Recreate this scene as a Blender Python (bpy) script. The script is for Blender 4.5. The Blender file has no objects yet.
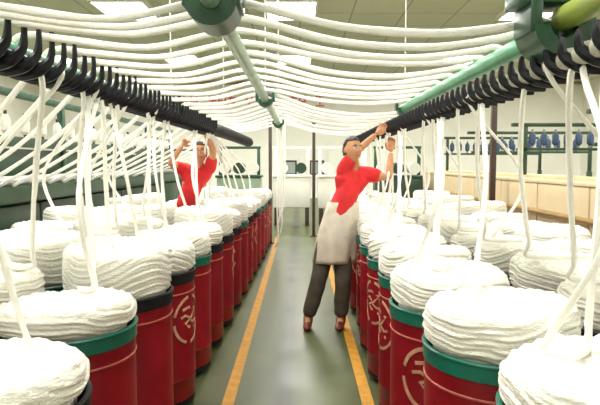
import bpy, bmesh, math, random
from mathutils import Vector, Matrix, noise
random.seed(7)
PI = math.pi
C = bpy.context.scene.collection
# ---------------------------------------------------------------- camera, world, lights, exposure
H = 1.5
cam_d = bpy.data.cameras.new('camera'); cam = bpy.data.objects.new('camera', cam_d); C.objects.link(cam)
cam.location = (0, 0, H); cam.rotation_euler = (math.radians(90 - 4.03), 0, 0)
cam_d.sensor_width = 36; cam_d.lens = 33.6; cam_d.clip_start = 0.05; cam_d.clip_end = 200
cam_d.dof.use_dof = False
S = bpy.context.scene; S.camera = cam
w = bpy.data.worlds.new('world'); S.world = w; w.use_nodes = True
w.node_tree.nodes['Background'].inputs[0].default_value = (1, .98, .92, 1)
w.node_tree.nodes['Background'].inputs[1].default_value = .5
S.view_settings.view_transform = 'Standard'; S.view_settings.look = 'None'
S.view_settings.exposure = 0.15; S.view_settings.gamma = 1
CEIL = 4.95
LX = [-8.0, -3.85, -0.2, 5.2, 9.5]
LY = [-2.0, 2.2, 7.4, 12.7, 18.6]
for lx in LX:
    for ly in LY:
        ld = bpy.data.lights.new('ceiling_lamp', 'AREA'); ld.shape = 'RECTANGLE'; ld.size = 1.0; ld.size_y = 1.4
        ld.energy = 150 * (.25 if ly < 0 else .7 if ly < 3 else 1.0); ld.color = (1.0, .98, .90)
        lo = bpy.data.objects.new('ceiling_lamp', ld); C.objects.link(lo); lo.location = (lx, ly, CEIL - .16)

# ---------------------------------------------------------------- helpers
def obj(name, bm, m, parent=None, smooth=True):
    me = bpy.data.meshes.new(name)
    if isinstance(bm, bpy.types.Mesh): me = bm
    else:
        bm.normal_update(); bm.to_mesh(me); bm.free()
        for p in me.polygons: p.use_smooth = smooth
        if smooth:
            try: me.set_sharp_from_angle(angle=math.radians(40))
            except Exception: pass
    if not me.materials: me.materials.append(m)
    o = bpy.data.objects.new(name, me); C.objects.link(o)
    if parent: o.parent = parent
    return o
def tag(o, label, cat=None, group=None, kind=None):
    o['label'] = label
    if cat: o['category'] = cat
    if group: o['group'] = group
    if kind: o['kind'] = kind
    return o
def thing(name, label, cat, loc=(0, 0, 0), rz=0, group=None):
    o = bpy.data.objects.new(name, None); C.objects.link(o); o.location = loc; o.rotation_euler = (0, 0, rz)
    o.empty_display_size = .1
    return tag(o, label, cat, group)
def struct(name, bm, m, smooth=False):
    o = obj(name, bm, m, None, smooth); o['kind'] = 'structure'; return o
def copy_tree(o, parent=None):
    c = o.copy(); C.objects.link(c)
    if parent: c.parent = parent
    for ch in [x for x in list(C.objects) if x.parent == o]: copy_tree(ch, c)
    return c
def box(bm, c, s, rot=None, bev=0):
    r = bmesh.ops.create_cube(bm, size=1)
    vs = r['verts']
    for v in vs: v.co = Vector((v.co.x * s[0], v.co.y * s[1], v.co.z * s[2]))
    if bev:
        es = list({e for v in vs for e in v.link_edges})
        rr = bmesh.ops.bevel(bm, geom=es, offset=bev, segments=2, affect='EDGES', profile=.5)
        vs = list({v for f in rr['faces'] for v in f.verts} | {v for v in vs if v.is_valid})
    for v in vs:
        if rot: v.co = rot @ v.co
        v.co += Vector(c)
    return bm
def B(c, s, bev=0, rot=None):
    return box(bmesh.new(), c, s, rot, bev)
def tube(bm, pts, r, n=10, cap=True, flat=1.0):
    pts = [Vector(p) for p in pts]; rings = []
    N = len(pts); up = None
    for i, p in enumerate(pts):
        t = (pts[min(i + 1, N - 1)] - pts[max(i - 1, 0)]).normalized()
        if up is None:
            up = Vector((0, 0, 1)) if abs(t.z) < .9 else Vector((0, 1, 0))
        a = (up - t * up.dot(t))
        if a.length < 1e-4: a = t.orthogonal()
        a.normalize(); b = t.cross(a); up = a
        rr = r[i] if isinstance(r, (list, tuple)) else r
        rings.append([bm.verts.new(p + a * math.cos(k * 2 * PI / n) * rr + b * math.sin(k * 2 * PI / n) * rr * flat) for k in range(n)])
    for i in range(N - 1):
        for k in range(n):
            bm.faces.new((rings[i][k], rings[i][(k + 1) % n], rings[i + 1][(k + 1) % n], rings[i + 1][k]))
    if cap:
        bm.faces.new(list(reversed(rings[0]))); bm.faces.new(rings[-1])
    return bm
def lathe(bm, prof, n=48, c=(0, 0, 0)):
    rings = []
    for (r, z) in prof:
        rings.append([bm.verts.new((c[0] + r * math.cos(k * 2 * PI / n), c[1] + r * math.sin(k * 2 * PI / n), c[2] + z)) for k in range(n)])
    for i in range(len(prof) - 1):
        for k in range(n):
            bm.faces.new((rings[i][k], rings[i][(k + 1) % n], rings[i + 1][(k + 1) % n], rings[i + 1][k]))
    return bm
def spline(pts, k=8):
    P = [Vector(p) for p in pts]; out = []
    for i in range(len(P) - 1):
        p0 = P[max(i - 1, 0)]; p1 = P[i]; p2 = P[i + 1]; p3 = P[min(i + 2, len(P) - 1)]
        for j in range(k):
            t = j / k
            out.append(.5 * ((2 * p1) + (-p0 + p2) * t + (2 * p0 - 5 * p1 + 4 * p2 - p3) * t * t + (-p0 + 3 * p1 - 3 * p2 + p3) * t ** 3))
    out.append(P[-1]); return out

# ---------------------------------------------------------------- materials
def mat(name, col, rough=.5, metal=0, var=0.0, scale=6, bump=0, bscale=40, spec=.5, emit=None, es=0, sub=0, stretch=(1, 1, 1)):
    m = bpy.data.materials.new(name); m.use_nodes = True; nt = m.node_tree; N = nt.nodes; L = nt.links
    b = N['Principled BSDF']; b.inputs['Roughness'].default_value = rough; b.inputs['Metallic'].default_value = metal
    b.inputs['Specular IOR Level'].default_value = spec
    b.inputs['Base Color'].default_value = (*col, 1)
    tc = N.new('ShaderNodeTexCoord'); mp = N.new('ShaderNodeMapping'); mp.inputs['Scale'].default_value = stretch
    L.new(tc.outputs['Object'], mp.inputs['Vector'])
    if var:
        nz = N.new('ShaderNodeTexNoise'); nz.inputs['Scale'].default_value = scale; nz.inputs['Detail'].default_value = 5
        L.new(mp.outputs[0], nz.inputs['Vector'])
        rp = N.new('ShaderNodeValToRGB'); rp.color_ramp.elements[0].position = .3; rp.color_ramp.elements[1].position = .7
        rp.color_ramp.elements[0].color = (*[max(0, c * (1 - var)) for c in col], 1)
        rp.color_ramp.elements[1].color = (*[min(1, c * (1 + var)) for c in col], 1)
        L.new(nz.outputs['Fac'], rp.inputs[0]); L.new(rp.outputs[0], b.inputs['Base Color'])
    if bump:
        n2 = N.new('ShaderNodeTexNoise'); n2.inputs['Scale'].default_value = bscale; n2.inputs['Detail'].default_value = 6
        L.new(mp.outputs[0], n2.inputs['Vector'])
        bp = N.new('ShaderNodeBump'); bp.inputs['Strength'].default_value = bump; bp.inputs['Distance'].default_value = .01
        L.new(n2.outputs['Fac'], bp.inputs['Height']); L.new(bp.outputs[0], b.inputs['Normal'])
    if emit:
        b.inputs['Emission Color'].default_value = (*emit, 1); b.inputs['Emission Strength'].default_value = es
    return m
M = dict(
    cotton=mat('cotton', (.80, .785, .71), .95, var=.05, scale=9, bump=.8, bscale=60, spec=.1, stretch=(1, 1, 3)),
    strand=mat('strand', (.90, .885, .83), .95, var=.04, scale=20, bump=.3, bscale=120, spec=.1),
    red=mat('can_red', (.20, .0045, .010), .38, var=.18, scale=5, bump=.08, bscale=12, spec=.35),
    redrib=mat('can_rib', (.42, .10, .07), .4, var=.3, scale=30),
    green=mat('rim_green', (.005, .125, .085), .32, var=.15, scale=8),
    black=mat('black_rubber', (.009, .010, .012), .6, var=.2, scale=12, spec=.2),
    emblem=mat('emblem_paint', (.50, .28, .17), .6, var=.25, scale=40),
    yellow=mat('yellow_paint', (.55, .26, .02), .6, var=.18, scale=14),
    pipe=mat('pipe_teal', (.10, .36, .21), .3, var=.2, scale=7, spec=.6),
    pipe2=mat('pipe_grey_green', (.24, .36, .26), .28, var=.25, scale=7, spec=.6),
    pipe3=mat('pipe_olive', (.30, .38, .08), .3, var=.15, scale=7, spec=.6),
    dgreen=mat('clamp_green', (.02, .075, .04), .35, var=.3, scale=9),
    mgreen=mat('machine_green', (.020, .052, .026), .4, var=.3, scale=3),
    lgreen=mat('machine_light_green', (.28, .38, .26), .45, var=.12, scale=3),
    hook=mat('guide_black', (.005, .006, .010), .35, var=.2, scale=20, spec=.3),
    bead=mat('ceramic_grey', (.42, .40, .33), .35, var=.2, scale=20),
    steel=mat('steel', (.38, .38, .36), .35, metal=.8, var=.1, scale=8),
    brown=mat('brown_post', (.05, .028, .02), .5, var=.2, scale=8),
    rail=mat('brown_rail', (.36, .22, .07), .5, var=.2, scale=8),
    beige=mat('beige_panel', (.66, .53, .33), .5, var=.07, scale=2),
    cream=mat('cream_wall', (.88, .86, .78), .8, var=.04, scale=1.2),
    white=mat('white_panel', (.80, .79, .73), .6, var=.05, scale=3),
    blue=mat('bobbin_blue', (.022, .055, .12), .4, var=.2, scale=30),
    column=mat('column_grey', (.42, .45, .38), .5, var=.08, scale=3),
    grey=mat('grey_panel', (.30, .31, .30), .5, var=.15, scale=3),
    beam=mat('beam_tan', (.40, .30, .17), .6, var=.1, scale=2),
    lamp=mat('diffuser', (.9, .9, .85), .6, emit=(1, .99, .93), es=9),
    banner=mat('banner_white', (.80, .77, .70), .8, var=.04, scale=2),
    redink=mat('red_lettering', (.75, .10, .09), .7, var=.1, scale=10),
    skin=mat('skin', (.56, .27, .14), .55, var=.08, scale=20, spec=.35),
    shirt=mat('red_shirt', (.66, .018, .022), .8, var=.12, scale=12, bump=.5, bscale=14),
    apron=mat('apron', (.62, .55, .46), .85, var=.1, scale=14, bump=.5, bscale=12),
    trouser=mat('trousers', (.075, .062, .045), .9, var=.2, scale=14, bump=.4, bscale=16),
    hair=mat('hair', (.010, .008, .007), .5, var=.2, scale=60, bump=.6, bscale=90),
    shoe=mat('shoe', (.16, .035, .02), .4, var=.2, scale=20),
    eyew=mat('eye_white', (.8, .8, .78), .3), eyeb=mat('eye_dark', (.02, .012, .01), .2),
    lip=mat('lip', (.42, .13, .10), .5),
    glass=mat('window_glass', (.35, .40, .38), .1, spec=.6),
)
def floor_mat():
    m = bpy.data.materials.new('floor_green'); m.use_nodes = True; nt = m.node_tree; N = nt.nodes; L = nt.links
    b = N['Principled BSDF']; b.inputs['Roughness'].default_value = .32; b.inputs['Specular IOR Level'].default_value = .45
    tc = N.new('ShaderNodeTexCoord')
    n1 = N.new('ShaderNodeTexNoise'); n1.inputs['Scale'].default_value = 2.2; n1.inputs['Detail'].default_value = 8
    L.new(tc.outputs['Object'], n1.inputs[0])
    r = N.new('ShaderNodeValToRGB'); r.color_ramp.elements[0].position = .32; r.color_ramp.elements[1].position = .72
    r.color_ramp.elements[0].color = (.060, .074, .030, 1); r.color_ramp.elements[1].color = (.122, .142, .062, 1)
    L.new(n1.outputs['Fac'], r.inputs[0])
    # narrow darker streak running down the aisle, broken up by noise
    mp = N.new('ShaderNodeMapping'); mp.inputs['Scale'].default_value = (5, .55, 1); L.new(tc.outputs['Object'], mp.inputs[0])
    n2 = N.new('ShaderNodeTexNoise'); n2.inputs['Scale'].default_value = 1.3; n2.inputs['Detail'].default_value = 3; L.new(mp.outputs[0], n2.inputs[0])
    sx = N.new('ShaderNodeSeparateXYZ'); L.new(tc.outputs['Object'], sx.inputs[0])
    a = N.new('ShaderNodeMath'); a.operation = 'ADD'; a.inputs[1].default_value = .10; L.new(sx.outputs[0], a.inputs[0])
    ab = N.new('ShaderNodeMath'); ab.operation = 'ABSOLUTE'; L.new(a.outputs[0], ab.inputs[0])
    mr = N.new('ShaderNodeMapRange'); mr.inputs[1].default_value = .03; mr.inputs[2].default_value = .13; mr.inputs[3].default_value = 1.6; mr.inputs[4].default_value = 0
    L.new(ab.outputs[0], mr.inputs[0])
    mu = N.new('ShaderNodeMath'); mu.operation = 'MULTIPLY'; mu.use_clamp = True; L.new(mr.outputs[0], mu.inputs[0]); L.new(n2.outputs['Fac'], mu.inputs[1])
    mx = N.new('ShaderNodeMix'); mx.data_type = 'RGBA'; L.new(mu.outputs[0], mx.inputs[0]); L.new(r.outputs[0], mx.inputs[6]); mx.inputs[7].default_value = (.022, .024, .016, 1)
    L.new(mx.outputs[2], b.inputs['Base Color'])
    mr2 = N.new('ShaderNodeMapRange'); mr2.inputs[3].default_value = .22; mr2.inputs[4].default_value = .5; L.new(n1.outputs['Fac'], mr2.inputs[0]); L.new(mr2.outputs[0], b.inputs['Roughness'])
    return m
def ceil_mat():
    m = bpy.data.materials.new('ceiling_panels'); m.use_nodes = True; nt = m.node_tree; N = nt.nodes; L = nt.links
    b = N['Principled BSDF']; b.inputs['Roughness'].default_value = .8
    tc = N.new('ShaderNodeTexCoord')
    bk = N.new('ShaderNodeTexBrick'); bk.offset = 0; bk.inputs['Scale'].default_value = 1; bk.inputs['Brick Width'].default_value = 1.2
    bk.inputs['Row Height'].default_value = 1.2; bk.inputs['Mortar Size'].default_value = .018
    bk.inputs['Color1'].default_value = (.66, .64, .50, 1); bk.inputs['Color2'].default_value = (.61, .59, .46, 1); bk.inputs['Mortar'].default_value = (.36, .35, .28, 1)
    L.new(tc.outputs['Object'], bk.inputs[0]); L.new(bk.outputs[0], b.inputs['Base Color'])
    return m
M['floor'] = floor_mat(); M['ceiling'] = ceil_mat()

# ---------------------------------------------------------------- the room
X0, X1, Y0, Y1 = -11.0, 12.0, -4.5, 24.0
def cx(a, b): return (a + b) / 2
struct('floor', B((cx(X0, X1), cx(Y0, Y1), -.05), (X1 - X0, Y1 - Y0, .1)), M['floor'])
struct('ceiling', B((cx(X0, X1), cx(Y0, Y1), CEIL + .05), (X1 - X0, Y1 - Y0, .1)), M['ceiling'])
struct('wall_back', B((cx(X0, X1), Y1 + .1, CEIL / 2), (X1 - X0 + .4, .2, CEIL + .2)), M['cream'])
struct('wall_front', B((cx(X0, X1), Y0 - .1, CEIL / 2), (X1 - X0 + .4, .2, CEIL + .2)), M['cream'])
struct('wall_left', B((X0 - .1, cx(Y0, Y1), CEIL / 2), (.2, Y1 - Y0, CEIL + .2)), M['cream'])
struct('wall_right', B((X1 + .1, cx(Y0, Y1), CEIL / 2), (.2, Y1 - Y0, CEIL + .2)), M['cream'])
struct('trim_1', B((cx(X0, X1), Y1 - .06, CEIL - .06), (X1 - X0, .12, .12)), M['beam'])
struct('baseboard_back', B((cx(X0, X1), Y1 - .01, .1), (X1 - X0, .02, .2)), M['grey'])
for i, (x, side) in enumerate(((-.45, 'left'), (.425, 'right'))):
    o = obj('floor_stripe', B((x, 5.3, .002), (.075, 11.8, .004)), M['yellow'], smooth=False)
    tag(o, 'yellow painted floor line along the %s edge of the aisle' % side, 'floor line', 'yellow lines edging the aisle')
# doors with a window pane in the back wall
for i, x in enumerate((-.45, .72)):
    d = struct('door_%d' % (i + 1), B((x, Y1 - .03, 1.05), (.95, .05, 2.1), .01), M['white'])
    wn = bmesh.new()
    for a, b_, c_, d_ in ((0, .28, .62, .07), (0, -.28, .62, .07), (.28, 0, .07, .5), (-.28, 0, .07, .5)): box(wn, (x + a, Y1 - .065, 1.3 + b_), (c_, .03, d_))
    obj('window_frame', wn, M['brown'], d, False)
    obj('pane', B((x, Y1 - .058, 1.3), (.5, .01, .5)), M['glass'], d, False)
    obj('handle', B((x + .38, Y1 - .08, 1.0), (.03, .06, .16), .008), M['steel'], d)
# white banner with red lettering high on the back wall
bn = thing('banner', 'long white banner with red characters high on the back wall', 'banner', (-2.55, Y1 - .011, 3.84))
obj('cloth', B((0, 0, .3), (8.2, .02, .60)), M['banner'], bn, False)
rnd = random.Random(3)
STROKES = [[(-.5, .4, .5, .4), (0, .5, 0, -.5), (-.45, 0, .45, 0), (-.5, -.5, .5, -.5)],
           [(-.4, .5, -.4, -.5), (-.4, .5, .4, .5), (.4, .5, .4, -.5), (-.4, 0, .4, 0), (-.4, -.5, .4, -.5)],
           [(-.5, .25, .5, .25), (0, .5, -.45, -.5), (0, .2, .45, -.5), (-.2, -.2, .2, -.2)],
           [(-.5, .45, .5, .45), (-.3, .45, -.3, -.1), (.3, .45, .3, -.1), (-.5, -.1, .5, -.1), (0, -.1, 0, -.5), (-.4, -.5, .4, -.5)]]
for gi, gx in enumerate([-3.1, -2.4, -2.05, -1.7, -1.0, -.65, -.3, .35, .95, 1.3, 1.95, 2.3, 2.95]):
    g = bmesh.new()
    for (a, b_, c_, d_) in STROKES[gi % 4]:
        L_ = math.hypot(c_ - a, d_ - b_) * .36; ang = math.atan2(d_ - b_, c_ - a)
        box(g, (gx * 1.15 + (a + c_) / 2 * .36, -.014, .3 + (b_ + d_) / 2 * .44), (L_, .008, .06), Matrix.Rotation(-ang, 3, 'Y'))
    obj('character', g, M['redink'], bn, False)
# ceiling light fixtures
names_x = ['far left', 'left', 'middle', 'right', 'far right']; names_y = ['row behind the camera', 'row overhead', 'row just past overhead', 'third row down the hall', 'farthest row']
for i, lx in enumerate(LX):
    for j, ly in enumerate(LY):
        if j < 2: grp = None
        t = thing('ceiling_light', 'bright ceiling light box, %s one of the %s' % (names_x[i], names_y[j]), 'ceiling light', (lx, ly, CEIL - .1), 0, 'ceiling lights')
        f = bmesh.new()
        for a, b_, c_, d_ in ((.56, 0, .05, 1.56), (-.56, 0, .05, 1.56), (0, .76, 1.1, .05), (0, -.76, 1.1, .05)): box(f, (a, b_, .05), (c_, d_, .1))
        obj('frame', f, M['white'], t, False)
        obj('diffuser', B((0, 0, .03), (1.06, 1.46, .02)), M['lamp'], t, False)

def ordn(i):
    i += 1
    return {1: 'nearest to the camera', 2: 'second from the camera', 3: 'third from the camera'}.get(i, '%dth from the camera' % i if i not in (21, 22, 23, 31, 32, 33) else {1: '%dst', 2: '%dnd', 3: '%drd'}[i % 10] % i + ' from the camera')
# ---------------------------------------------------------------- sliver cans
RIM = .85
def ring_prof(r0, r1, z0, z1, b=.006):
    return [(r0, z0), (r1 - b, z0), (r1, z0 + b), (r1, z1 - b), (r1 - b, z1), (r0, z1), (r0, z0)]
def arc_strip(bm, pts, wd, R, z0, th0, t=.003):
    """paint stroke on the can side, pts in metres on the unrolled side"""
    rows = []
    for i, (u, v) in enumerate(pts):
        a = pts[max(i - 1, 0)]; b = pts[min(i + 1, len(pts) - 1)]
        dx, dy = b[0] - a[0], b[1] - a[1]; l = math.hypot(dx, dy) or 1; nx, ny = -dy / l, dx / l
        row = []
        for s in (-.5, .5):
            uu, vv = u + nx * wd * s, v + ny * wd * s
            for rr in (R, R + t):
                th = th0 + uu / R
                row.append(bm.verts.new((rr * math.cos(th), rr * math.sin(th), z0 + vv)))
        rows.append(row)
    for a, b in zip(rows, rows[1:]):
        bm.faces.new((a[1], a[3], b[3], b[1])); bm.faces.new((a[0], a[1], b[1], b[0])); bm.faces.new((a[3], a[2], b[2], b[3]))
def make_can(rimmat, label):
    t = thing('sliver_can', label, 'can')
    R = .264
    obj('body', lathe(bmesh.new(), [(.0001, .07), (.255, .07), (R, .08), (R, .20), (R + .003, .205), (R, .21), (R, .80), (R - .006, .80), (R - .006, .70), (.0001, .70)], 56), M['red'], t)
    obj('rib', lathe(bmesh.new(), ring_prof(R - .002, R + .004, .722, .731, .002), 56), M['redrib'], t)
    rim = bmesh.new(); lathe(rim, ring_prof(R - .004, R + .006, .785, .842, .004), 56); lathe(rim, ring_prof(R - .004, R + .011, .836, RIM, .004), 56)
    obj('rim', rim, rimmat, t)
    base = lathe(bmesh.new(), [(.0001, .03), (.245, .03), (.258, .04), (.258, .078), (.0001, .078)], 48)
    bo = obj('base', base, M['black'], t)
    for k in range(4):
        a = PI / 4 + k * PI / 2; q = bmesh.new()
        tube(q, [(math.cos(a) * .19 - .012, math.sin(a) * .19, .02), (math.cos(a) * .19 + .012, math.sin(a) * .19, .02)], .02, 12)
        obj('caster', q, M['black'], bo)
    e = bmesh.new(); z0 = .56; rr = .14
    for a0, a1 in ((20, 80), (100, 165), (185, 250), (268, 340)):
        arc_strip(e, [(rr * math.cos(math.radians(a)), rr * math.sin(math.radians(a))) for a in [a0 + (a1 - a0) * i / 8 for i in range(9)]], .017, R, z0, 0)
    arc_strip(e, [(-.075, .065), (-.02, .075), (.07, .055), (.02, .01), (-.05, -.02), (-.02, -.045), (.075, -.065)], .016, R, z0, 0)
    arc_strip(e, [(-.09, .02), (-.05, .03), (-.01, .01)], .014, R, z0, 0)
    arc_strip(e, [(.0, -.01), (.05, -.03), (.09, -.02)], .014, R, z0, 0)
    obj('emblem', e, M['emblem'], t, False)
    return t
def make_coil(seed, h, r=.260):
    rd = random.Random(seed); bm = bmesh.new(); n = 132
    side = 44; top = 26; rows = []
    p1, p2, p3 = [rd.uniform(0, 6.28) for _ in range(3)]
    er = .030
    for j in range(side + top + 1):
        if j <= side:
            s = j / side; z = -.075 + (h - er + .075) * s; rad = r - (.028 if z < 0 else 0) + .006 * math.sin(PI * max(0, z) / max(h, .01)); onside = 1
        else:
            q = (j - side) / top; onside = 0
            if q < .28:
                a = q / .28 * PI / 2; rad = r - er + er * math.cos(a); z = h - er + er * math.sin(a); onside = 1 - q / .28
            else:
                rad = (r - er) * (1 - (q - .28) / .72) + .0005; z = h + .012 * math.sin((1 - rad / r) * PI) * .6
        if 0 <= z < .02 and j <= side: rad -= .016 * (1 - z / .02)
        row = []
        for k in range(n):
            th = k * 2 * PI / n
            nx = noise.noise(Vector((math.cos(th) * 2.2, math.sin(th) * 2.2, z * 6 + seed * 3.1)))
            slope = .035 * math.sin(th * 2 + p1) + .02 * math.sin(3 * th + p2) + .02 * nx
            ph = (z + slope) / .019 * 2 * PI
            dr = .0034 * math.sin(ph) + .003 * math.sin(ph * .53 + 3 * nx + p3) + .009 * nx
            zz = z + .012 * math.sin(th + p2) * (max(0, z) / h) + .012 * nx * (max(0, z) / h)
            g = min(1, rad / r * 2)
            dz = (.005 * math.sin(22 * th + 30 * rad / r + p1) + .004 * math.sin(-17 * th + 38 * rad / r + p3)) * g * (1 - onside)
            if z < .0: dr = min(dr, 0) * .3
            R2 = rad + dr * (onside if j > side else 1)
            row.append(bm.verts.new((R2 * math.cos(th), R2 * math.sin(th), zz + dz)))
        rows.append(row)
    for a, b in zip(rows, rows[1:]):
        for k in range(n): bm.faces.new((a[k], a[(k + 1) % n], b[(k + 1) % n], b[k]))
    bm.faces.new(list(reversed(rows[0]))); bm.faces.new(rows[-1])
    me = bpy.data.meshes.new('sliver_coil'); bm.normal_update(); bm.to_mesh(me); bm.free()
    for p in me.polygons: p.use_smooth = True
    me.materials.append(M['cotton']); return me
coils = {h: [make_coil(s + int(h * 100), h) for s in range(2)] for h in (.095, .125, .155, .19, .23, .27)}
# (x, y, coil height, rim, emblem facing angle or None)
ORD = ['nearest', 'second', 'third', 'fourth', 'fifth', 'sixth', 'seventh', 'eighth', 'ninth', 'tenth', 'eleventh', 'twelfth', 'thirteenth', 'fourteenth', 'fifteenth', 'sixteenth', 'seventeenth', 'eighteenth', 'nineteenth', 'twentieth']
R_ = random.Random(11)
def jit(a): return R_.uniform(-a, a)
rows = {}
L1 = [(-.865, 1.50, .09, 'b'), (-.945, 2.24, .10, 'g'), (-.93, 2.84, .23, 'b'), (-.92, 3.41, .17, 'b'), (-.91, 3.98, .17, 'g'), (-.90, 4.55, .135, 'b')]
for i in range(13):
    y = 5.12 + i * .57; L1.append((-.88 + .012 * i + jit(.01), y, R_.choice((.135, .17, .17, .22)), R_.choice('bbg')))
L1 = L1[:16]
rows['left aisle'] = L1
R1 = [(.805, 1.43, .125, 'g'), (.725, 2.0, .14, 'g'), (.695, 2.59, .155, 'g'), (.735, 3.26, .14, 'g'), (.735, 3.83, .155, 'g'), (.745, 4.41, .155, 'g'), (.775, 4.99, .155, 'g')]
for i in range(11):
    y = 5.58 + i * .57; R1.append((.775 + jit(.01), y, R_.choice((.135, .17, .17)), R_.choice('ggb')))
R1 = R1[:15]
rows['right aisle'] = R1
L2 = [(-1.47, 1.96, .22, 'b'), (-1.46, 2.52, .155, 'b'), (-1.45, 3.13, .22, 'g'), (-1.45, 3.70, .17, 'b'), (-1.45, 4.27, .22, 'b'), (-1.45, 4.84, .17, 'b')]
for i in range(12):
    y = 5.41 + i * .57
    if i in (1, 2): continue
    L2.append((-1.45 + jit(.01), y, R_.choice((.135, .17, .22)), R_.choice('bbg')))
rows['second left'] = L2[:14]
R2 = [(1.35, 2.26, .155, 'b'), (1.36, 2.84, .17, 'b'), (1.35, 3.41, .17, 'b'), (1.35, 3.98, .135, 'g'), (1.35, 4.55, .17, 'b')]
for i in range(10):
    R2.append((1.35 + jit(.01), 5.12 + i * .57, R_.choice((.135, .17)), R_.choice('ggb')))
rows['second right'] = R2[:13]
rows['third left'] = [(-2.07 + jit(.01), 2.84 + i * .57, R_.choice((.17, .22)), 'b') for i in range(9)]
rows['third right'] = [(1.93 + jit(.01), 2.55 + i * .57, R_.choice((.17, .135, .22)), R_.choice('bg')) for i in range(11)]
protos = {'g': make_can(M['green'], 'x'), 'b': make_can(M['black'], 'x')}
usedp = set()
coilpos = []
rimname = {'g': 'green', 'b': 'black'}
for rname, lst in rows.items():
    for i, (x, y, h, rm) in enumerate(lst):
        if rm in usedp: t = copy_tree(protos[rm])
        else: t = protos[rm]; usedp.add(rm)
        t.location = (x, y, 0)
        if rname == 'right aisle':
            ang = {1: 1.2, 2: -2.08, 3: -3.0, 4: -2.75, 5: 2.4, 6: -2.75, 7: -2.3}.get(i, R_.uniform(1.8, 4.4)); 
        elif rname == 'left aisle':
            ang = {3: -.28, 4: .9, 5: -1.3, 1: 1.2, 0: 2.0, 2: 2.2}.get(i, R_.uniform(-1.3, 1.4))
        else: ang = R_.uniform(0, 6.28)
        t.rotation_euler.z = ang
        posn = 'nearest the camera' if i == 0 else ORD[i] + ' from the camera'; pw = ORD[i]
        tag(t, 'red sliver can with %s rim, %s in the %s row' % (rimname[rm], posn, rname), 'can', 'red sliver cans in the %s row' % rname)
        c = bpy.data.objects.new('sliver_coil', R_.choice(coils[min(coils, key=lambda q: abs(q - h))])); C.objects.link(c)
        c.location = (x + jit(.004), y, RIM + .0); c.rotation_euler = (0, 0, R_.uniform(0, 6.28))
        if rname == 'left aisle' and i == 1: c.rotation_euler.z = .4
        tag(c, 'white cotton coil on the %s can of the %s row, counting from the camera' % (pw, rname), 'cotton coil', 'cotton coils in the %s row' % rname)
        coilpos.append((rname, i, x, y, RIM + h))

# ---------------------------------------------------------------- overhead pipes, hangers and guide bars
def run(x, y0, y1, z, r, m, name, label, cat='pipe'):
    b = bmesh.new(); tube(b, [(0, y0, 0), (0, y1, 0)], r, 20)
    o = obj(name, b, m); o.location = (x, 0, z); return tag(o, label, cat, 'overhead pipes')
PZ = H + .55; PX = -.30
CL = [2.0, 4.9, 7.8]
run(PX, .6, 9.0, PZ, .034, M['pipe2'], 'overhead_pipe', 'grey green pipe running overhead down the middle of the aisle')
RZ = H + .455; RX = .87
run(RX, 2.0, 4.75, RZ, .040, M['pipe'], 'overhead_pipe', 'bright teal pipe along the right above the black guides')
run(RX + .02, .5, 1.93, RZ + .03, .042, M['pipe3'], 'overhead_pipe', 'yellow green pipe at the upper right corner, nearest the camera')
LZ = H + .39; LXB = -1.0
run(LXB, .6, 8.2, LZ, .030, M['pipe'], 'overhead_pipe', 'green pipe along the left behind the row of black hooks')
def hanger(x, y, z, r, label, k_=1.0):
    t = thing('pipe_hanger', label, 'hanger', (x, y, z), 0, 'pipe hangers')
    b = bmesh.new()
    # lower saddle: half shell around the pipe
    n = 14; rin, rout = r + .002, r + .002 + .028 * k_; L_ = .09 * k_; prof = []
    for s in (0, 1):
        rr = rin if s == 0 else rout
        prof.append([(rr * math.cos(PI + PI * k / n), rr * math.sin(PI + PI * k / n)) for k in range(n + 1)])
    vv = {}
    for yi, yy in enumerate((-L_ / 2, L_ / 2)):
        for s in (0, 1):
            for k, (a, c_) in enumerate(prof[s]): vv[(yi, s, k)] = b.verts.new((a, yy, c_))
    for k in range(n):
        b.faces.new((vv[0, 1, k], vv[0, 1, k + 1], vv[1, 1, k + 1], vv[1, 1, k])); b.faces.new((vv[0, 0, k], vv[1, 0, k], vv[1, 0, k + 1], vv[0, 0, k + 1]))
        for yi in (0, 1): b.faces.new((vv[yi, 0, k], vv[yi, 0, k + 1], vv[yi, 1, k + 1], vv[yi, 1, k]))
    for k in (0, n): b.faces.new((vv[0, 0, k], vv[0, 1, k], vv[1, 1, k], vv[1, 0, k]))
    obj('saddle', b, M['dgreen'], t)
    obj('yoke', B((0, 0, r + .055), (2 * r + .11 * k_, .075 * k_, .05), .012), M['dgreen'], t)
    for s in (-1, 1): obj('cheek', B((s * (r + .018 + .014 * k_), 0, r / 2 + .01), (.022 * k_, .08 * k_, r + .06), .005), M['dgreen'], t)
    for s in (-1, 1):
        q = bmesh.new(); tube(q, [(s * (r + .032), 0, r + .07), (s * (r + .032), 0, r + .10)], .013, 6); obj('bolt', q, M['black'], t)
    q = bmesh.new(); big = k_ > 1.5; tube(q, [(0, 0, r + .07), (0, 0, CEIL - z - .02)], .034 if big else .005, 10); obj('rod', q, M['dgreen'] if big else M['white'], t)
    obj('ceiling_plate', B((0, 0, CEIL - z - .01), (.14, .14, .02), .003), M['white'], t)
    return t
for i, y in enumerate(CL):
    hanger(PX, y, PZ, .034, ['large dark green clamp holding the middle pipe near the camera', 'dark clamp on the middle pipe, second from the camera', 'small far clamp on the middle pipe'][i], 1.9 if i == 0 else 1.2)
hanger(RX, 1.96, RZ, .044, 'big dark green hanger joining the teal and yellow green pipes at right', 1.9)
hanger(RX, 4.7, RZ, .036, 'dark green hanger at the far end of the teal pipe')
for i, y in enumerate((1.2, 4.4, 7.4)): hanger(LXB, y, LZ, .031, 'dark green hanger on the left pipe, %s' % ordn(i))

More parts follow.
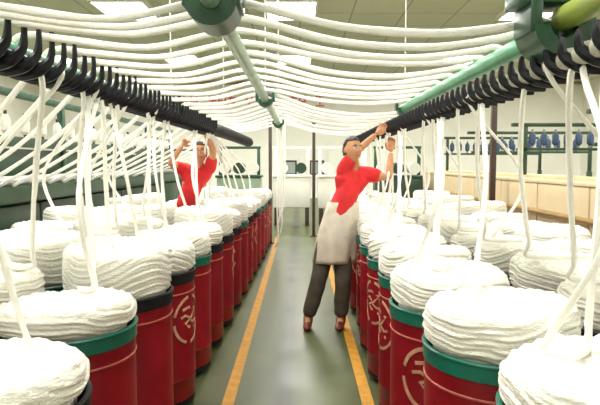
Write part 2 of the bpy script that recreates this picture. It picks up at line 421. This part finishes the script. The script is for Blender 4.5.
def guide_bar(x, y0, y1, z, side, label):
    t = thing('guide_bar', label, 'guide bar', (x, 0, z))
    b = bmesh.new(); tube(b, [(0, y0, 0), (0, y1, 0)], .016, 14); obj('shaft', b, M['hook'], t)
    n = int((y1 - y0) / .105); n = min(n, 95)
    for i in range(n):
        y = y0 + .05 + i * (y1 - y0 - .06) / n
        g = bmesh.new()
        if side < 0:
            pts = [(.055, 0, .115), (.055, 0, .06), (.045, 0, .012), (.01, -.02, -.028), (-.045, -.035, -.045), (-.085, -.045, -.038)]
            rad = [.009, .011, .017, .023, .023, .015]
        else:
            pts = [(-.046, 0, .058), (-.05, 0, .035), (-.04, 0, .0), (-.005, -.02, -.030), (.04, -.03, -.042), (.072, -.04, -.050)]
            rad = [.008, .012, .018, .023, .021, .013]
        sp = spline(pts, 4); rr = [rad[min(int(k / 4), 5)] * (1 - (k % 4) / 4) + rad[min(int(k / 4) + 1, 5)] * (k % 4) / 4 for k in range(len(sp))]
        tube(g, [(p.x, p.y + y, p.z) for p in sp], rr, 8)
        obj('guide_hook', g, M['hook'], t)
        if side > 0 and i < n - 1:
            q = bmesh.new(); yy = y + .5 * (y1 - y0) / n
            tube(q, [(-.0, yy - .028, .0), (0, yy - .02, 0), (0, yy + .02, 0), (0, yy + .028, 0)], [.02, .034, .034, .02], 12); obj('roller', q, M['bead'], t)
    return t
GLZ = H + .365; GRZ = H + .335
gl = guide_bar(LXB + .03, .9, 6.3, GLZ, -1, 'black bar of curved hooks along the left creel')
gr = guide_bar(RX, 1.0, 9.6, GRZ, 1, 'black bar of hooks and pale rollers along the right creel')
b = bmesh.new(); tube(b, spline([(-.97, 6.15, H + .375), (-.93, 6.8, H + .37), (-.84, 7.6, H + .34), (-.755, 8.45, H + .305)], 5), [.055] * 3 + [.072] * 12 + [.055], 18)
sl = obj('padded_sleeve', b, M['black']); tag(sl, 'thick smooth black sleeve at the far end of the left hooks', 'sleeve')
# bar support posts
def post(x, y, z1, wd, m, label, cat='post'):
    t = thing('support_post', label, cat, (x, y, 0))
    obj('shaft', B((0, 0, z1 / 2 + .01), (wd, wd, z1 - .02), .005), m, t)
    obj('foot_plate', B((0, 0, .008), (wd * 2.4, wd * 2.4, .016), .003), m, t)
    obj('cap', B((0, 0, z1 + .01), (wd * 1.4, wd * 1.4, .02), .003), m, t)
post(2.80, 8.15, 2.62, .075, M['brown'], 'thin dark brown post standing behind the right cans')
post(3.86, 7.0, 3.1, .15, M['column'], 'pale grey green steel column at the right behind the hanging strands')
post(-.55, 10.4, 2.3, .06, M['brown'], 'dark brown post beyond the last cans of the left aisle row')
post(.28, 11.4, 2.3, .06, M['brown'], 'dark brown post standing at the far end of the aisle')

# ---------------------------------------------------------------- strands
def strand(pts, r, label, group, name='sliver_strand', k=6, n=8):
    sp = spline(pts, k); rr = []
    sd = random.random() * 50
    for i, p in enumerate(sp):
        nz = noise.noise(Vector((sd, i * .35, 0))); rr.append(r * (1 + .22 * nz))
        p.x += .004 * noise.noise(Vector((sd + 9, i * .4, 0))); p.y += .004 * nz
    b = bmesh.new(); tube(b, sp, rr, n, True, .8)
    o = obj(name, b, M['strand']); return tag(o, label, 'sliver strand', group)
ys = []; y = 2.12
while y < 8.6: ys.append(y); y += .225 + .05 * (y - 2.1)
SR = random.Random(5)
for i, y in enumerate(ys):
    zt = PZ + .034 + .016
    s1, s2 = SR.uniform(.045, .07), SR.uniform(.03, .045)
    # right: middle pipe to right guide bar
    zr = RZ + .034 + .014 if y < 4.7 else GRZ + .10
    strand([(PX - .02, y, zt), (PX + .12, y - .01, zt - .018), (PX + .45, y - .02, zt * .6 + zr * .4 - s1), (PX + .80, y - .04, zt * .3 + zr * .7 - s1), (RX - .10, y - .06, zr - .010), (RX, y - .07, zr + .004), (RX + .09, y - .08, zr - .05)],
           .0155, 'white strand sagging from middle pipe to right creel, ' + ordn(i), 'strands from middle pipe to right creel')
for i, y in enumerate([1.86, 2.0] + ys):
    zt = PZ + .05; s2 = SR.uniform(.03, .045)
    # left: middle pipe, left bar, then slanting down to the green frame
    yl = y - .26 + SR.uniform(-.03, .03); zl = H + .375 + .10
    pts = [(PX + .02, y + .28, zt + .001), (PX - .10, y + .25, zt - .014), (PX - .36, y + .12, (zt + zl) / 2 - s2), (LXB + .12, yl + .06, zl - .016), (LXB, yl, zl - .018), (LXB - .10, yl + .05, zl - .08)]
    ye = yl + SR.uniform(1.25, 1.5)
    ze = 1.36
    pts += [(LXB - .5, yl + .38, 1.675), (-2.0, yl + .80, 1.475), (-2.50, yl + 1.2, 1.30)]
    strand(pts, .0145, 'white strand over the left hooks slanting to the green frame, ' + ordn(i), 'strands over the left creel')
for (rname, i, x, y, zt) in coilpos:
    if 'third' in rname or (y > 8.2 and SR.random() < .3): continue
    if 'left' in rname and 4.7 < y < 7: continue
    if 'left' in rname and y > 8 and SR.random() < .5: continue
    left = 'left' in rname
    bx_ = LXB + .02 if left else RX
    zb = (GLZ if left else GRZ) + .02
    th = SR.uniform(0, 6.28); ro = SR.uniform(.03, .12); inw = 1 if left else -1
    sx, sy = x + ro * math.cos(th), y + ro * math.sin(th)
    z0 = zt + .012
    lie = SR.choice([1, 0])
    pts = []
    if 'second' in rname: pts = [(sx, sy, z0 + .004)]; sx = x + inw * .22; sy = sy + SR.uniform(-.05, .05)
    else: pts = [(sx + .07 * math.cos(th + 2), sy + .07 * math.sin(th + 2), z0 + .004)]
    yh = sy + (sy * abs(bx_) / abs(sx) - sy) * .85 + SR.uniform(-.06, .06); yh = max(yh, 1.05)
    if left and yh > 6: yh = 6.0 + (yh - 6) * .1
    pts += [(sx, sy, z0 + .008)] + \
          [(sx + (bx_ - sx) * .12, sy + (yh - sy) * .12, z0 + .10), (sx + (bx_ - sx) * .5 + SR.uniform(-.03, .03), sy + (yh - sy) * .5, z0 + (zb - z0) * .5), (bx_, yh, zb - .10), (bx_ - (.03 if left else -.03), yh, zb)]
    strand(pts, .0135, 'white strand rising from the %s coil of the %s row, counting from the camera' % (ORD[i], rname), 'strands rising from the %s row' % rname)
    if (i % 2 == 0 or left) and 'third' not in rname and y < 8:
        dx = SR.uniform(.08, .16) * (-1 if left else 1)
        pts = [(x - dx, y + .10, z0 + .006), (x - dx * .8, y + .08, z0 + .05), (x - dx * .2 + SR.uniform(-.04, .04), y, z0 + (zb - z0) * .45), (bx_, yh + .12, zb - .08), (bx_, yh + .13, zb)]
        strand(pts, .010, 'thinner extra strand rising from the %s coil of the %s row' % (ORD[i], rname), 'second strands in the %s row' % rname)
# loose bundle hanging from the far end of the middle pipe
for k, (dx, dl) in enumerate(((-.05, 0), (-.015, .35), (.022, .18), (.055, .5))):
    strand([(PX + dx, 8.86, PZ + .05), (PX + dx, 8.80, PZ + .01), (PX + dx + .01, 8.79, 1.5), (PX + dx - .01, 8.80, .8 + dl * .3), (PX + dx * .8 - .01, 8.8, .32 + dl), (PX + dx - .05, 8.82, .16 + dl)], .017,
           'loose white strand hanging from the far end of the middle pipe, %s' % ['leftmost', 'second from left', 'third from left', 'rightmost'][k], 'loose strands at the far end of the pipe')

# ---------------------------------------------------------------- machines
def bobbin(m1, m2):
    t = bpy.data.objects.new('bobbin', None); C.objects.link(t)
    obj('tube', lathe(bmesh.new(), [(.0001, 0), (.018, 0), (.016, .26), (.0001, .26)], 14), m2, t)
    obj('yarn', lathe(bmesh.new(), [(.018, .03), (.045, .06), (.048, .17), (.02, .22), (.017, .22)], 18), m1, t)
    return t
bob_w = bobbin(M['cotton'], M['brown']); bob_b = bobbin(M['blue'], M['grey'])
used = set()
def put(p, loc, label, group):
    t = p if p.name not in used else copy_tree(p); used.add(p.name)
    t.location = loc; tag(t, label, 'bobbin', group); return t
# left dark green frame
fr = thing('spinning_frame', 'long dark green spinning frame behind the left cans', 'machine', (-2.85, 3.0, 0))
LEN = 10.0
for k in range(8): obj('panel', B((0, .6 + k * 1.25, .62), (.62, 1.22, 1.0), .02), M['mgreen'], fr)
obj('plinth', B((0, LEN / 2, .06), (.56, LEN, .12)), M['black'], fr, False)
obj('roller_beam', B((.20, LEN / 2, 1.22), (.36, LEN, .16), .03), M['mgreen'], fr)
rb = bmesh.new(); tube(rb, [(.33, 0, 1.34), (.33, LEN, 1.34)], .03, 14); tube(rb, [(.24, 0, 1.36), (.24, LEN, 1.36)], .025, 14); obj('drafting_roller', rb, M['steel'], fr)
for k in range(6): obj('frame_post', B((-.12, .1 + k * 1.96, 1.75), (.07, .09, 1.0), .005), M['dgreen'], fr)
obj('top_rail', B((-.12, LEN / 2, 2.22), (.09, LEN, .07), .005), M['dgreen'], fr)
obj('middle_rail', B((-.10, LEN / 2, 1.72), (.12, LEN, .10), .005), M['mgreen'], fr)
obj('hood', B((-.2, LEN / 2, 1.50), (.16, LEN, .30), .02), M['mgreen'], fr)
for k in range(24):
    put(bob_w, (-2.95, 3.25 + k * .40, 1.77), 'white bobbin on the long green frame at left, ' + ordn(k), 'white bobbins on the green frame')
# machines at the far end
def far_machine(x, y, wd, m, m2, label, n):
    t = thing('textile_machine', label, 'machine', (x, y, 0))
    obj('body', B((0, 0, .80), (wd, .6, .72), .03), m, t)
    for s in (-1, 1):
        for q in (-1, 1): obj('leg', B((s * (wd / 2 - .08), q * .22, .225), (.09, .09, .45), .005), M['brown'], t)
    obj('top', B((0, 0, 1.19), (wd + .06, .66, .06), .01), m2, t)
    for s in (-1, 1): obj('upright', B((s * (wd / 2 - .05), 0, 1.53), (.07, .08, .62), .005), m2, t)
    obj('crossbar', B((0, 0, 1.86), (wd, .08, .06), .005), m2, t)
    for k in range(n): obj('drum', tube(bmesh.new(), [((k - (n - 1) / 2) * wd / n, -.24, 1.38), ((k - (n - 1) / 2) * wd / n, .24, 1.38)], .13, 18), M['white'] if k % 2 == 0 else M['mgreen'], t)
far_machine(-1.42, 13.2, 1.0, M['lgreen'], M['dgreen'], 'green machine with white drums beyond the left cans', 3)
far_machine(-.20, 13.6, .9, M['white'], M['white'], 'pale machine on dark legs at the left end of the aisle', 2)
far_machine(.85, 13.4, .85, M['white'], M['white'], 'pale machine on dark legs at the right end of the aisle', 2)
far_machine(-3.6, 15.6, 1.9, M['grey'], M['dgreen'], 'grey machine with drums far at the left', 5)
far_machine(2.25, 13.0, 1.1, M['mgreen'], M['dgreen'], 'dark green machine behind the far right cans', 3)
# right beige machine with brown rail
bmx = thing('machine_casing', 'long beige machine casing with brown rail behind the right cans', 'machine', (3.35, 2.0, 0))
for k in range(9): obj('panel', B((0, .65 + k * 1.3, .66), (.6, 1.28, 1.18), .02), M['beige'], bmx)
obj('plinth', B((0, 5.85, .035), (.54, 11.6, .07)), M['black'], bmx, False)
rl = bmesh.new(); tube(rl, [(-.38, 0, .90), (-.38, 11.6, .90)], .03, 12)
for k in range(10): box(rl, (-.34, .05 + k * 1.27, .90), (.09, .03, .03))
obj('rail', rl, M['rail'], bmx)
obj('ledge', B((0, 5.85, 1.27), (.64, 11.6, .04), .005), M['beige'], bmx)
hb = bmesh.new(); box(hb, (.05, 5.85, 1.31), (.3, 11.5, .05)); obj('guide_tray', hb, M['beige'], bmx, False)
# racks of blue bobbins
for r_i, y in enumerate((5.9, 8.0, 10.1, 12.2)):
    t = thing('bobbin_rack', 'green rack of dark blue bobbins on the right, %s' % ordn(r_i), 'rack', (3.08, y, 1.335), 0, 'green bobbin racks')
    for s in (0, 1): obj('upright', B((.03 + s * 2.1 if s else .12, 0, (.70 if s == 0 else .70) / 2 - (0 if s == 0 else 0)), (.05, .06, .70), .004), M['mgreen'], t)
    obj('top_rail', B((1.05, 0, .705), (2.25, .07, .05), .004), M['mgreen'], t)
    obj('lower_rail', B((1.05, 0, .36), (2.1, .06, .04), .004), M['mgreen'], t)
    if True:
        obj('stand', B((2.13, 0, -.66), (.07, .08, 1.35), .004), M['mgreen'], t)
    for k in range(11):
        put(bob_b, (3.30 + k * .165, y - .0, 1.335 + .381), 'dark blue bobbin, %s from the left in the %s green rack' % (ORD[k] if k else 'first', ORD[r_i]), 'blue bobbins in the %s green rack' % ORD[r_i])

# ---------------------------------------------------------------- people
def bake(o):
    dg = bpy.context.evaluated_depsgraph_get(); dg.update()
    me = bpy.data.meshes.new_from_object(o.evaluated_get(dg)); old = o.data; o.modifiers.clear(); o.data = me
    bpy.data.meshes.remove(old); return me
def skinned(name, chains, m, parent, root=0, sub=2):
    """chains: lists of (co, radius or (rx,ry)); identical coordinates weld"""
    vs = []; rad = []; es = set(); idx = {}
    for ch in chains:
        prev = None
        for co, r in ch:
            key = tuple(round(c, 4) for c in co)
            if key not in idx: idx[key] = len(vs); vs.append(co); rad.append(r if isinstance(r, tuple) else (r, r))
            i = idx[key]
            if prev is not None and prev != i: es.add((min(prev, i), max(prev, i)))
            prev = i
    me = bpy.data.meshes.new(name); me.from_pydata(vs, list(es), []); o = bpy.data.objects.new(name, me); C.objects.link(o)
    md = o.modifiers.new('skin', 'SKIN'); md.use_smooth_shade = True; md.branch_smoothing = .4
    lay = me.skin_vertices[0].data if me.skin_vertices else None
    if lay is None:
        bm = bmesh.new(); bm.from_mesh(me); bm.verts.layers.skin.verify(); bm.to_mesh(me); bm.free(); lay = me.skin_vertices[0].data
    for i, r in enumerate(rad): lay[i].radius = r; lay[i].use_root = (i == root)
    sb = o.modifiers.new('sub', 'SUBSURF'); sb.levels = sub; sb.render_levels = sub
    bake(o)
    if m: o.data.materials.clear(); o.data.materials.append(m)
    for p in o.data.polygons: p.use_smooth = True
    if parent: o.parent = parent
    return o
def V(*a): return Vector(a)
def hand_chains(wrist, d, up, side, curl=1.0):
    """palm and five fingers; d along hand, up = back of the hand, side = thumb side"""
    d = d.normalized(); side = (side - d * side.dot(d)).normalized(); bk = d.cross(side).normalized()
    if bk.dot(up) < 0: bk = -bk
    palm_c = wrist + d * .045; ch = []
    ch.append([(tuple(wrist), .024), (tuple(palm_c), (.030, .024)), (tuple(wrist + d * .078), (.030, .018))])
    for k, L_ in enumerate((.070, .078, .072, .056)):
        base = wrist + d * .050 + side * (.026 - .0175 * k); p = wrist + d * .088 + side * (.029 - .0195 * k)
        q = p + (d * math.cos(.5 * curl) - bk * math.sin(.5 * curl)) * L_ * .42
        r = q + (d * math.cos(1.3 * curl) - bk * math.sin(1.3 * curl)) * L_ * .33
        s = r + (d * math.cos(2.0 * curl) - bk * math.sin(2.0 * curl)) * L_ * .25
        ch.append([(tuple(base), .010), (tuple(p), .0098), (tuple(q), .009), (tuple(r), .0082), (tuple(s), .0072)])
    b0 = wrist + d * .018 + side * .014
    t1 = b0 + (d * .6 + side * .8 - bk * .2).normalized() * .035; t2 = t1 + (d * .85 + side * .3 - bk * .5).normalized() * .030; t3 = t2 + (d * .8 - side * .1 - bk * .7).normalized() * .024
    ch.append([(tuple(b0), .014), (tuple(t1), .0125), (tuple(t2), .0105), (tuple(t3), .0085)])
    return ch
def head_mesh(center, fwd, up, s=1.0):
    bm = bmesh.new(); bmesh.ops.create_uvsphere(bm, u_segments=48, v_segments=36, radius=1)
    fwd = fwd.normalized(); up = (up - fwd * up.dot(fwd)).normalized(); rt = fwd.cross(up)
    for v in bm.verts:
        x, y, z = v.co     # x right, y forward, z up
        w_ = .076; d_ = .096; h_ = .118
        j = 1 - .26 * max(0, -z) ** 1.5 * (1 if y > -.2 else .3)
        px, py, pz = x * w_ * j, y * d_ * (1 - .10 * max(0, -z)), z * h_
        if y > 0:
            g = lambda cx_, cz_, sx_, sz_: math.exp(-((px - cx_) / sx_) ** 2 - ((pz - cz_) / sz_) ** 2)
            py += .022 * g(0, -.022, .012, .014) * y + .010 * g(0, .002, .008, .022) * y
            py -= .010 * (g(-.031, .008, .017, .012) + g(.031, .008, .017, .012)) * y
            py += .006 * (g(-.03, .028, .022, .008) + g(.03, .028, .022, .008)) * y
            py += .008 * g(0, -.055, .022, .008) * y + .010 * g(0, -.092, .022, .016) * y
            py -= .004 * g(0, -.072, .03, .007) * y
        v.co = center + (rt * px + fwd * py + up * pz) * s
    for sx in (-1, 1):
        r = bmesh.ops.create_uvsphere(bm, u_segments=14, v_segments=10, radius=1)
        for v in r['verts']:
            x, y, z = v.co; v.co = center + (rt * (sx * .077 + x * .010) + fwd * (-.008 + y * .018 + z * .004) + up * (-.004 + z * .030)) * s
    return bm, rt, up
def person(label, loc, J, fwd, headup, shirt_len=.0, hat=False, apron=True):
    loc = Vector(loc)
    t = thing('person', label, 'person', loc)
    g = {k: Vector(v) - loc for k, v in J.items()}
    T = tuple
    mid = lambda a, b, f=.5: a.lerp(b, f)
    P, W_, Ch, Nk, Hd = g['pelvis'], g['waist'], g['chest'], g['neck'], g['head']
    ch = [[(T(P), (.135, .10)), (T(W_), (.125, .09)), (T(Ch), (.145, .10)), (T(Nk), .052), (T(mid(Nk, Hd, .6)), .050)]]
    for s in 'lr':
        ch.append([(T(P), (.135, .10)), (T(g['hip_' + s]), .088), (T(mid(g['hip_' + s], g['knee_' + s])), .072), (T(g['knee_' + s]), .054), (T(mid(g['knee_' + s], g['ankle_' + s], .35)), .050), (T(g['ankle_' + s]), .036), (T(mid(g['ankle_' + s], g['toe_' + s], .6) - V(0, 0, .02)), .034), (T(g['toe_' + s]), .024)])
        ch.append([(T(Ch), (.145, .10)), (T(g['sho_' + s]), .056), (T(mid(g['sho_' + s], g['elb_' + s])), .044), (T(g['elb_' + s]), .036), (T(mid(g['elb_' + s], g['wri_' + s], .35)), .036), (T(g['wri_' + s]), .024)])
    body = skinned('body', ch, M['skin'], None)
    parts = [body]
    for s in 'lr':
        d = (g['wri_' + s] - g['elb_' + s]).normalized()
        up_ = Vector(fwd) * -1 + V(0, 0, .2)
        side = V(-1 if s == 'l' else 1, .1, 0)
        hc = hand_chains(g['wri_' + s], d, up_, side, .9)
        for c_ in hc: parts.append(skinned('hand_piece', [c_], M['skin'], None, 0, 2))
    bm, rt, up_ = head_mesh(Hd, Vector(fwd), Vector(headup))
    for o in parts: bm.from_mesh(o.data)
    for o in parts: C.objects.unlink(o); bpy.data.objects.remove(o)
    me = bpy.data.meshes.new('body'); bm.to_mesh(me); bm.free()
    bo = bpy.data.objects.new('body', me); C.objects.link(bo)
    rm = bo.modifiers.new('r', 'REMESH'); rm.mode = 'VOXEL'; rm.voxel_size = .0048; rm.use_smooth_shade = True
    sm = bo.modifiers.new('s', 'SMOOTH'); sm.iterations = 3; sm.factor = .4
    bake(bo); bo.data.materials.clear(); bo.data.materials.append(M['skin']); bo.parent = t
    for p in bo.data.polygons: p.use_smooth = True; p.material_index = 0
    f = Vector(fwd).normalized(); upv = up_
    # face
    for sx in (-1, 1):
        for nm, r, m, off in (('eye', .0125, M['eyew'], .079), ('iris', .0065, M['eyeb'], .0870)):
            b = bmesh.new(); bmesh.ops.create_uvsphere(b, u_segments=14, v_segments=10, radius=r)
            for v in b.verts: v.co += Hd + rt * (sx * .030) + f * off + upv * .008
            o = obj(nm, b, m, bo)
        b = bmesh.new(); tube(b, [Hd + rt * (sx * .046) + f * .083 + upv * .026, Hd + rt * (sx * .030) + f * .096 + upv * .032, Hd + rt * (sx * .014) + f * .099 + upv * .028], .0035, 6); obj('eyebrow', b, M['hair'], bo)
    b = bmesh.new(); tube(b, spline([Hd + rt * -.024 + f * .080 - upv * .060, Hd + rt * -.008 + f * .092 - upv * .058, Hd + rt * .008 + f * .092 - upv * .058, Hd + rt * .024 + f * .080 - upv * .060], 4), .005, 8); obj('mouth', b, M['lip'], bo)
    # hair cap
    b = bmesh.new(); bmesh.ops.create_uvsphere(b, u_segments=40, v_segments=30, radius=1)
    dele = [v for v in b.verts if (v.co.y > .15 and v.co.z < .52) or v.co.z < -.45]
    bmesh.ops.delete(b, geom=dele, context='VERTS')
    for v in b.verts:
        x, y, z = v.co; k = 1 + .04 * noise.noise(v.co * 6)
        v.co = Hd + (rt * x * .084 + f * (y * .103 - .006) + upv * (z * .124 + .008)) * k
    ho = obj('hair', b, M['hair'], t); sd = ho.modifiers.new('so', 'SOLIDIFY'); sd.thickness = .012; sd.offset = -1; bake(ho)
    def fused(name, chains, m):
        bmf = bmesh.new()
        for c_ in chains:
            o_ = skinned('piece', [c_], m, None); bmf.from_mesh(o_.data); C.objects.unlink(o_); bpy.data.objects.remove(o_)
        mf = bpy.data.meshes.new(name); bmf.to_mesh(mf); bmf.free()
        of = bpy.data.objects.new(name, mf); C.objects.link(of)
        a_ = of.modifiers.new('r', 'REMESH'); a_.mode = 'VOXEL'; a_.voxel_size = .009; a_.use_smooth_shade = True
        b_ = of.modifiers.new('s', 'SMOOTH'); b_.iterations = 5; b_.factor = .5
        bake(of); of.data.materials.clear(); of.data.materials.append(m); of.parent = t
        for v in of.data.vertices:
            v.co += v.normal * (.007 * noise.noise(v.co * 11) + .004)
        for p in of.data.polygons: p.use_smooth = True; p.material_index = 0
        return of
    hem = mid(P, W_, .35)
    yoke = mid(Ch, Nk, .62)
    sh = [[(T(hem), (.158, .122)), (T(W_), (.150, .112)), (T(Ch), (.165, .118)), (T(yoke), (.120, .088)), (T(mid(Ch, Nk, .85)), .066)]]
    for s in 'lr':
        sh.append([(T(mid(g['waist'], Ch, .7)), .10), (T(mid(Ch, g['sho_' + s], .6)), .095), (T(g['sho_' + s]), .078)])
        sh.append([(T(yoke), .07), (T(mid(yoke, g['sho_' + s], .5)), .075), (T(g['sho_' + s]), .080), (T(mid(g['sho_' + s], g['elb_' + s], .35)), .070), (T(mid(g['sho_' + s], g['elb_' + s], .68)), .064)])
    fused('shirt', sh, M['shirt'])
    tr = [[(T(mid(P, W_, .5)), (.146, .112)), (T(P), (.150, .114)), (T(mid(g['hip_l'], g['hip_r'])), (.130, .11))]]
    for s in 'lr': tr.append([(T(mid(P, g['hip_' + s], .6)), .105), (T(g['hip_' + s]), .104), (T(mid(g['hip_' + s], g['knee_' + s])), .090), (T(g['knee_' + s]), .078), (T(mid(g['knee_' + s], g['ankle_' + s])), .074), (T(g['ankle_' + s] + V(0, 0, .01)), .068)])
    fused('trousers', tr, M['trouser'])
    for s in 'lr':
        a, tt = g['ankle_' + s], g['toe_' + s]; dr = (tt - a); dr.z = 0; dr.normalize()
        az = V(a.x, a.y, .045)
        skinned('shoe', [[(T(V(a.x, a.y, .085)), .046), (T(az - dr * .03), (.045, .042)), (T(az + dr * .06 - V(0, 0, .004)), (.044, .038)), (T(az + dr * .135 - V(0, 0, .010)), (.042, .030)), (T(az + dr * .185 - V(0, 0, .016)), (.030, .022))]], M['shoe'], t, 1)
    if apron:
        # apron wrapped around waist and hips, flared to the front
        b = bmesh.new(); rows_ = []; n = 40
        axis0 = mid(W_, Ch, .45); axis1 = mid(P, mid(g['hip_l'], g['hip_r']), .5) - V(0, 0, .24)
        rt2 = f.cross(V(0, 0, 1)).normalized()
        ff = V(0, 0, 1).cross(rt2).normalized()
        for j in range(15):
            q = j / 14; c_ = axis0.lerp(axis1, q)
            row = []
            for k in range(n + 1):
                a = -2.1 + 4.2 * k / n
                wv = 1 + (.05 * math.sin(9 * a + q * 2) + .04 * noise.noise(V(a * 2, q * 3, 1))) * q
                bulge = .05 * math.sin(PI * min(.5, q * .62))
                row.append(b.verts.new(c_ + rt2 * math.sin(a) * (.150 + bulge) * wv + ff * math.cos(a) * (.125 + bulge) * wv))
            rows_.append(row)
        for a, c_ in zip(rows_, rows_[1:]):
            for k in range(n): b.faces.new((a[k], a[k + 1], c_[k + 1], c_[k]))
        ao = obj('apron', b, M['apron'], t); sd = ao.modifiers.new('so', 'SOLIDIFY'); sd.thickness = .006; bake(ao)
    return t
person('person in red shirt and pale apron in the aisle reaching up to the right creel', (.27, 5.1, 0), dict(
    pelvis=(.31, 5.10, .88), waist=(.355, 5.10, 1.04), chest=(.455, 5.12, 1.28), neck=(.50, 5.11, 1.47), head=(.475, 5.07, 1.615),
    hip_l=(.385, 5.08, .80), hip_r=(.24, 5.10, .80), knee_l=(.39, 5.0, .45), knee_r=(.17, 5.02, .44), ankle_l=(.375, 5.04, .085), ankle_r=(.075, 5.05, .085), toe_l=(.35, 4.92, .035), toe_r=(.06, 4.90, .035),
    sho_r=(.37, 5.08, 1.42), elb_r=(.53, 5.06, 1.62), wri_r=(.70, 5.20, 1.765), sho_l=(.60, 5.13, 1.40), elb_l=(.80, 5.02, 1.37), wri_l=(.83, 5.14, 1.60)),
    (.45, -.85, .12), (0, .1, 1))
person('person in red shirt reaching up to the left hooks among the left cans', (-1.42, 6.4, 0), dict(
    pelvis=(-1.340, 6.4, .90), waist=(-1.300, 6.4, 1.06), chest=(-1.200, 6.38, 1.29), neck=(-1.140, 6.36, 1.47), head=(-1.125, 6.32, 1.615),
    hip_l=(-1.250, 6.38, .82), hip_r=(-1.430, 6.40, .82), knee_l=(-1.300, 6.33, .46), knee_r=(-1.410, 6.35, .45), ankle_l=(-1.340, 6.42, .085), ankle_r=(-1.500, 6.42, .085), toe_l=(-1.320, 6.28, .035), toe_r=(-1.500, 6.28, .035),
    sho_l=(-1.020, 6.36, 1.43), elb_l=(-0.950, 6.20, 1.64), wri_l=(-1.015, 6.02, 1.80), sho_r=(-1.320, 6.38, 1.42), elb_r=(-1.430, 6.16, 1.50), wri_r=(-1.260, 6.02, 1.68)),
    (.15, -1, .15), (0, .1, 1), apron=False)
